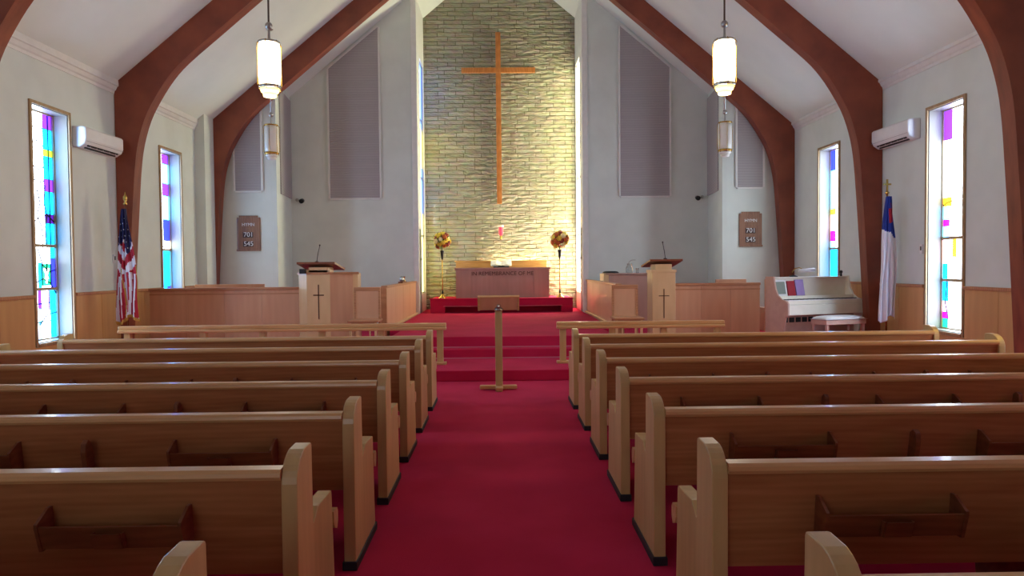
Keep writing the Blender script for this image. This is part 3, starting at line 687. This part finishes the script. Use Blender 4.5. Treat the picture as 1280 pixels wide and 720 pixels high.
# ------------------------------------------------------------------ communion rails
def comm_rail(x0,x1,posts,lab):
    t = thing('communion_rail',lab,'rail',((x0+x1)/2,10.2,Z1)); c = (x0+x1)/2
    m = MB(); m.box(x0-c,x1-c,-.07,.07,.50,.545); m.box(x0-c,x1-c,-.05,.05,.545,.60); m.build('handrail', M['rail'], t, bevel=.012)
    for p in posts:
        m = MB(); m.box(p-c-.045,p-c+.045,-.035,.035,.02,.50); m.build('post', M['pewend'], t, bevel=.005)
    m = MB(); m.box(x0-c,x1-c,-.07,.07,0,.035); m.build('foot_rail', M['rail'], t, bevel=.006)
comm_rail(-5.5,-.81,(-.90,-1.75,-2.6,-3.45,-4.3,-5.38),'long oak communion rail on the step left of the centre')
comm_rail(.79,3.23,(.88,1.6,2.35,3.13),'shorter oak communion rail on the step right of the centre')
# centre lectern stand
t = thing('lectern_stand','slim wooden lectern on a cross shaped foot in the centre aisle','lectern',(-.045,8.87,0))
m = MB(); m.box(-.045,.045,-.035,.035,.06,1.02); m.build('post', M['pewend'], t, bevel=.006)
m = MB(); m.box(-.245,.225,-.035,.035,.01,.06); m.build('foot', M['rail'], t, bevel=.012)
m = MB(); m.box(-.045,.045,-.17,.17,.0,.055); m.build('foot', M['rail'], t, bevel=.012)
de = MB(); de.box(-.25,.25,-.012,.012,-.10,.09)
d = de.build('desk_board', M['birch'], t, bevel=.004); d.location = (0,-.03,1.10); d.rotation_euler = (math.radians(28),0,0)
fr = MB(); fr.box(-.26,-.235,-.02,.02,-.105,.10); fr.box(.235,.26,-.02,.02,-.105,.10); fr.box(-.235,.235,-.02,.02,.085,.10)
d2 = fr.build('desk_frame', M['rail'], t, bevel=.003); d2.location = (0,-.03,1.10); d2.rotation_euler = (math.radians(28),0,0)
m = MB(); m.lathe([(.05,1.0),(.055,1.02),(.03,1.05)],n=14); m.tube([(0,-.05,1.03),(0,-.06,1.08)],.016); m.build('swivel', M['steel'], t)

# ------------------------------------------------------------------ pendants
def pendant(x,y,lit,lab):
    zb = 3.62; t = thing('pendant_lamp',lab,'lamp',(x,y,zb)); h = roof(x)-zb
    gl = M['lamp_on'] if lit else M['lamp_off']; lo = M['lamp_low'] if lit else M['lamp_off']
    m = MB(); m.tube([(0,0,.84),(0,0,h)],.012,8); m.build('cord', M['steel'] if not lit else mat('dark_bronze_stem%s'%x,(96,84,74),.4,.8), t)
    m = MB(); m.lathe([(.012,.66),(.018,.70),(.012,.80),(.014,.82)],n=10); m.ball((0,0,.85),.045,n=12); m.build('ball_joint', M['steel'], t)
    m = MB(); m.lathe([(.05,0),(.075,.005),(.085,.045),(.06,.05)],n=24); m.build('bottom_glass', lo, t)
    m = MB(); m.lathe([(.09,.05),(.10,.055),(.115,.09),(.11,.1)],n=24); m.build('lower_glass', lo, t)
    m = MB(); m.lathe([(.122,.10),(.13,.105),(.13,.135),(.122,.14)],n=28); m.build('lower_band', M['brass'] if not lit else M['steel'], t)
    m = MB(); m.lathe([(.118,.135),(.128,.25),(.130,.40),(.127,.56),(.118,.635),(.05,.645)],n=28); m.build('glass_shade', gl, t)
    m = MB(); m.lathe([(.112,.635),(.128,.64),(.128,.66),(.03,.675)],n=24); m.build('top_cap', M['brass'] if not lit else M['steel'], t)
    for k in range(6):
        a = PI/6+k*PI/3; m = MB(); c_,s_ = math.cos(a),math.sin(a)
        m.tube([(c_*.12,s_*.12,.665),(c_*.143,s_*.143,.62),(c_*.143,s_*.143,.56),(c_*.139,s_*.139,.40),(c_*.143,s_*.143,.15),(c_*.12,s_*.12,.085)],.005,6)
        m.build('cage_rod', M['brass'], t)
    m = MB(); m.lathe([(.07,h-.03),(.05,h-.05),(.015,h-.06)],n=16); m.build('ceiling_rose', M['steel'], t)
pendant(-2.77,8.6,True,'lit white cylinder pendant lamp, nearer one on the left')
pendant(2.73,8.6,True,'lit white cylinder pendant lamp, nearer one on the right')
pendant(-4.33,13.5,False,'unlit caged glass pendant lamp, farther one on the left')
pendant(4.30,13.5,False,'unlit caged glass pendant lamp, farther one on the right')

# ------------------------------------------------------------------ flags
def flag(x,y,top,kind,lab):
    t = thing('flag_on_pole',lab,'flag',(x,y,Z2))
    H = top-Z2
    m = MB(); m.lathe([(.16,0),(.16,.02),(.05,.06),(.03,.09)],n=20); m.build('base', M['brass'], t)
    m = MB(); m.lathe([(.014,.02),(.014,H-.16)],n=10); m.build('pole', M['rack'] if kind == 'us' else M['brass'], t)
    m = MB()
    if kind == 'us': m.lathe([(.02,H-.18),(.035,H-.16),(.012,H-.13),(.03,H-.09),(.03,H-.05),(.01,H-.02),(.004,H+.03)],n=12)
    else:
        m.lathe([(.02,H-.20),(.035,H-.18),(.012,H-.15)],n=12); m.box(-.011,.011,-.011,.011,H-.17,H+.03); m.box(-.06,.06,-.010,.010,H-.06,H-.035)
    m.build('finial', M['brass'], t)
    # gathered cloth hanging from the pole
    NS,NT = 56,110; zt = H-.24; zb = .42 if kind == 'us' else .34
    mats = [M['navy'],M['redc'],M['whitec'],M['gold'],M['blue']]
    v = []; f = []; mi = []
    def wid(tt): return .03+.135*min(1,(tt*1.55))**.8 if kind == 'us' else .03+.10*min(1,tt*1.5)**.8
    for j in range(NT+1):
        tt = j/NT
        for i in range(NS+1):
            s = i/NS*2-1; w = wid(tt)
            zx = zt-(zt-zb)*tt*(1-.06*abs(s)-.05*math.sin(3*s+1))
            xx = w*s+ .012*math.sin(9*tt+4*s) + (.02*tt if kind == 'us' else .01*math.sin(3*tt))
            yy = -.02 - .05*(1-s*s) + (.022*tt+.012)*math.sin(s*11+2.5*tt) + .012*math.sin(s*23+1)
            if kind != 'us': xx -= .03*tt*(tt-.6); 
            v.append((xx,yy,zx))
    for j in range(NT):
        for i in range(NS):
            a = j*(NS+1)+i; f.append((a,a+1,a+NS+2,a+NS+1)); tt = (j+.5)/NT; s = (i+.5)/NS*2-1
            if kind == 'us':
                if tt < .27-.05*s or (s > .0 and tt < .42-.25*abs(s-.45)): 
                    k = 2 if ((i*5+j*3)%23 in (0,1) and (j%6 in (2,3)) and tt > .08) else 0
                else:
                    q = tt*11+(-1.4*s if s < 0.05 else 1.6*s) if tt < .58 else 6.38+s*4.6+(tt-.58)*1.5
                    k = 1 if math.floor(q*1.15)%2 == 0 else 2
                if abs(s) > .95 and tt > .5 or tt > .975: k = 3
                if .5 < tt and abs(s+.35+.25*math.sin(6*tt)) < .035: k = 3
            else:
                k = 4 if tt < .30+.04*s else 2
                if .10 < tt < .215 and abs(s-.1) < .42: k = 1
                if .05 < tt < .26 and abs(s-.1) < .14: k = 1
            mi.append(k)
    me = bpy.data.meshes.new('cloth'); me.from_pydata(v,[],f)
    for mm in mats: me.materials.append(mm)
    for p,k in zip(me.polygons,mi): p.material_index = k; p.use_smooth = True
    o = bpy.data.objects.new('cloth',me); COL.objects.link(o); o.parent = t
    sm = o.modifiers.new('s','SOLIDIFY'); sm.thickness = .004
    return t
flag(-5.82,11.05,2.74,'us','red and white striped flag with navy starred canton on a pole by the left wall')
flag(6.02,10.93,2.83,'ch','white flag with blue corner and red cross on a pole by the right wall')

# ------------------------------------------------------------------ piano, bench, books, lamp
PZ = math.radians(18)
pn = thing('upright_piano','cream white upright piano angled near the right wall','piano',(4.46,11.86,Z2),PZ)
# local frame: x along the length (0..1.36), y: 0 back, negative toward the player
Lp = 1.60
side = [(0,0),(0,1.06),(-.20,1.06),(-.215,1.0),(-.25,.86),(-.31,.75),(-.40,.69),(-.52,.66),(-.555,.62),(-.555,.42),(-.50,.40),(-.44,.12),(-.44,0)]
m = MB(); m.prism(side,'x',0,.035); m.build('side_panel', M['pianob'], pn, bevel=.006)
m = MB(); m.prism(side,'x',Lp-.035,Lp); m.build('side_panel', M['piano'], pn, bevel=.006)
m = MB(); m.box(.035,Lp-.035,-.02,-.001,.02,1.05); m.build('back_panel', M['piano'], pn)
m = MB(); m.box(.036,Lp-.036,-.21,-.022,1.03,1.05); m.build('lid', M['piano'], pn, bevel=.004)
m = MB(); m.box(.036,Lp-.036,-.30,-.022,.68,.72); m.box(.036,Lp-.036,-.15,-.022,.72,1.03); m.build('upper_panel', M['piano'], pn)
m = MB(); m.prism([(-.30,.66),(-.30,.735),(-.335,.735),(-.36,.66)],'x',.036,Lp-.036); m.build('fallboard', M['piano'], pn)
m = MB(); m.box(.036,Lp-.036,-.53,-.14,.53,.575); m.build('key_bed', M['piano'], pn)
m = MB(); m.box(.0355,Lp-.0355,-.55,-.525,.43,.60); m.box(.037,Lp-.037,-.524,-.36,.60,.665); m.build('key_slip', M['piano'], pn, bevel=.008)
m = MB()
for k in range(52): m.box(.05+k*.0288,.05+k*.0288+.0270,-.52,-.345,.6655,.675)
m.build('white_keys', M['card'], pn)
m = MB(); kk = [k for k in range(51) if k%7 in (0,1,3,4,5)]
for k in kk: m.box(.05+k*.0288+.021,.05+k*.0288+.036,-.44,-.345,.675,.688)
m.build('black_keys', M['black'], pn)
m = MB(); m.box(.035,Lp-.035,-.34,-.30,.05,.53); m.build('lower_panel', M['pianob'], pn)
for k in range(7):
    m = MB(); m.box(.08+k*.13,.08+k*.13+.095,-.352,-.341,.30,.38); m.build('speaker_slot', M['black'], pn)
m = MB(); m.box(.10,.62,-.235,-.152,.72,.735); m.build('music_ledge', M['piano'], pn)
def onpiano(lx,ly): 
    c,s = math.cos(PZ),math.sin(PZ); return (4.46+lx*c-ly*s, 11.86+lx*s+ly*c)
def book(name,lab,lx,w,h,mt,th=.02,z=.736,lean=-12,ly=-.222,page=None):
    x,y = onpiano(lx,ly); t = thing(name,lab,'book',(x,y,Z2+z),PZ)
    t.rotation_euler = (math.radians(lean),0,PZ)
    m = MB(); m.box(-w/2,w/2,-th/2,-th/2+.004,0,h); m.box(-w/2,w/2,th/2-.004,th/2,0,h); m.box(-w/2,-w/2+.004,-th/2,th/2,0,h); m.build('cover', mt, t)
    m = MB(); m.box(-w/2+.004,w/2-.004,-th/2+.0045,th/2-.0045,.005,h-.005); m.build('pages', M['paper'], t)
    if page: m = MB(); m.box(-w/2+.03,w/2-.03,-th/2-.003,-th/2-.0005,.03,h-.03); m.build('cover_print', page, t)
book('music_book','pale framed music book at the left end of the piano desk',.155,.24,.27,M['card'],.012,page=M['greybook'])
book('music_book','red covered book standing on the piano desk',.365,.15,.25,M['redbook'],.03)
book('music_book','lilac covered book with white top next to the red book',.545,.17,.27,M['purple'],.02)
x,y = onpiano(.50,-.10)
t = thing('piano_lamp','brass and white piano lamp standing on the piano lid','lamp',(x,y,Z2+1.05),PZ)
m = MB(); m.lathe([(.07,0),(.07,.015),(.02,.03)],n=18); m.build('base', M['black'], t)
m = MB(); m.tube([(0,0,.02),(-.03,-.01,.08),(.0,-.04,.14),(.06,-.07,.155),(.12,-.08,.13)],.008); m.build('arm', M['brass'], t)
m = MB(); m.tube([(.05,-.09,.10),(.36,-.09,.115)],.032,14); m.build('lamp_shade', M['acw'], t)
x,y = onpiano(1.50,-.12)
t = thing('metronome','small black knobbed object at the right end of the piano lid','ornament',(x,y,Z2+1.05),PZ)
m = MB(); m.lathe([(.018,0),(.014,.06)],n=12); m.ball((0,0,.075),.028,n=10); m.build('knob', M['black'], t); t.name='small_knob_stand'
bx,by = onpiano(.72,-.88)
t = thing('piano_bench','piano bench with puffy white cushion in front of the cream piano','bench',(bx,by,Z2),PZ)
m = MB(); m.box(-.40,.40,-.17,.17,.30,.375); m.build('seat_box', M['pianob'], t, bevel=.006)
cu = MB(); n1,n2 = 16,8; v=[]; f=[]
for i in range(n1+1):
    for j in range(n2+1):
        a=i/n1*2-1; b=j/n2*2-1; v.append((a*.42,b*.19,.382+.055*(1-a**6)*(1-b**6)))
for i in range(n1):
    for j in range(n2): q=i*(n2+1)+j; f.append((q,q+n2+1,q+n2+2,q+1))
bot = [i*(n2+1) for i in range(n1+1)]+[n1*(n2+1)+j for j in range(1,n2+1)]+[i*(n2+1)+n2 for i in range(n1-1,-1,-1)]+[j for j in range(n2-1,0,-1)]
f.append(tuple(bot[::-1])); cu.add(v,f,0,True); cu.build('cushion', M['cushion'], t)
for sx in (-1,1):
    for sy in (-1,1):
        m = MB(); m.box(sx*.36-.02,sx*.36+.02,sy*.14-.02,sy*.14+.02,0,.30); m.build('leg', M['pianob'], t)

# ------------------------------------------------------------------ pews
def make_pew(s):
    """s=+1: pew right of the aisle, s=-1 left. origin: floor under the rear aisle corner"""
    t = thing('church_pew','','pew',group='oak pews %s of the aisle' % ('right' if s > 0 else 'left'))
    endp = [(0,.0),(0,.755),(.004,.78),(.013,.802),(.027,.822),(.046,.840),(.070,.853),(.10,.862),(.185,.865),(.20,.861),(.205,.85),(.209,.70),(.212,.537),(.222,.535),(.29,.578),(.305,.58),(.508,.572),(.516,.564),(.522,.48),(.56,0)]
    T = .06; Lw = 4.0
    def end(x, name_mat):
        m = MB(); m.prism(endp,'x',s*x,s*(x+T)); e = m.build('end_panel', M['pewend'], t, bevel=.004)
        m = MB(); m.box(s*(x-.008),s*(x+T+.008),-.012,.578,0,.045); m.build('base_shoe', M['shoe'], e, bevel=.004)
    end(0,0); end(Lw-T,0)
    a,b = s*(T+.0005),s*(Lw-T-.0005)
    m = MB(); m.prism([(.012,.775),(.034,.775),(.075,.40),(.055,.40)],'x',a,b); m.build('backrest', M['pewback'], t)
    m = MB(); m.prism([(-.004,.772),(-.012,.785),(-.010,.80),(.0,.812),(.05,.814),(.062,.806),(.064,.785),(.056,.772)],'x',a,b); m.build('top_rail', M['rail'], t)
    m = MB(); m.prism([(.078,.392),(.519,.41),(.519,.452),(.074,.43)],'x',a,b); m.prism([(.5655,.41),(.585,.375),(.625,.36),(.645,.39),(.645,.435),(.63,.455),(.5655,.455)],'x',s*.004,s*(Lw-.004)); m.prism([(.519,.41),(.5655,.41),(.5655,.455),(.519,.452)],'x',a,b); m.build('seat', M['seat'], t)
    for bx in (1.325,2.60):
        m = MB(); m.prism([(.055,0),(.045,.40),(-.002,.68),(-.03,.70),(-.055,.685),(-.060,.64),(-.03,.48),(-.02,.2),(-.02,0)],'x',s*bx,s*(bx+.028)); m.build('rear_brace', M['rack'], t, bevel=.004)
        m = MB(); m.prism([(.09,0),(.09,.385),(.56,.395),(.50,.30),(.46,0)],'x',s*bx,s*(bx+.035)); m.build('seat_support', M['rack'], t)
    for rx in (.41,1.71,3.0):
        w = .50
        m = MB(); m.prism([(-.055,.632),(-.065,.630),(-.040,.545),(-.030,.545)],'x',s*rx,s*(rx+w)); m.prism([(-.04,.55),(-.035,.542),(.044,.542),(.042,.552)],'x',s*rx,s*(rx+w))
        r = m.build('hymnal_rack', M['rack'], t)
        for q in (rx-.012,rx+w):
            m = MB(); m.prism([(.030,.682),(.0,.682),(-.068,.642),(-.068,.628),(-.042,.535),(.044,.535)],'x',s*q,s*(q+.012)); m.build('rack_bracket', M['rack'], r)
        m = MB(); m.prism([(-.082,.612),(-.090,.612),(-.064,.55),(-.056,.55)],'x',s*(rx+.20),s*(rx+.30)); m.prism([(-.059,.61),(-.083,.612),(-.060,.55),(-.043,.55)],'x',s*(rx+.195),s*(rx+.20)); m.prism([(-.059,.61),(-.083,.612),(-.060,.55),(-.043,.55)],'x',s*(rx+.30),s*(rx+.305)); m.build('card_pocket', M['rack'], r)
    return t
P0, PITCH = 1.587, 1.0015
ordn = ['front row nearest the communion rail','second row back from the communion rail','third row back from the communion rail','fourth row back from the communion rail',
        'fifth row back from the communion rail','sixth row back, second nearest the camera','nearest row at the bottom photo edge']
for s in (1,-1):
    proto = make_pew(s); X = .7686*s; first = True
    for k in range(7):
        loc = (X,P0+PITCH*k,0); lab = 'oak pew %s of the aisle, %s' % ('right' if s > 0 else 'left', ordn[6-k])
        if first: proto.location = loc; proto['label'] = lab; first = False
        else: dup(proto, loc, lab)

# ------------------------------------------------------------------ camera and light settings
cam = bpy.data.cameras.new('camera'); co = bpy.data.objects.new('camera', cam); COL.objects.link(co)
r = Vector((0.9998333,-0.01577373,-0.00919576)); u = Vector((0.00966211,0.0297481,0.99951073)); fw = Vector((0.01549245,0.99943296,-0.02989555))
mt = Matrix((( r.x,u.x,-fw.x,-.0101),(r.y,u.y,-fw.y,0),(r.z,u.z,-fw.z,1.55),(0,0,0,1)))
co.matrix_world = mt; cam.sensor_width = 36; cam.lens = 881.09*36/1280; cam.clip_start = .05
sc = bpy.context.scene; sc.camera = co
w = bpy.data.worlds.new('world'); sc.world = w; w.use_nodes = True
w.node_tree.nodes['Background'].inputs[0].default_value = (.6,.75,1,1); w.node_tree.nodes['Background'].inputs[1].default_value = 1
for x in (-2.77,2.73):
    l = bpy.data.lights.new('pendant_glow','POINT'); l.energy = 18; l.color = (1,.93,.84); l.shadow_soft_size = .1
    lo = bpy.data.objects.new('pendant_glow', l); COL.objects.link(lo); lo.location = (x,8.6,3.45)
vs = sc.view_settings; vs.view_transform = 'Standard'; vs.look = 'None'; vs.gamma = 1; vs.exposure = .86; vs.use_curve_mapping = False
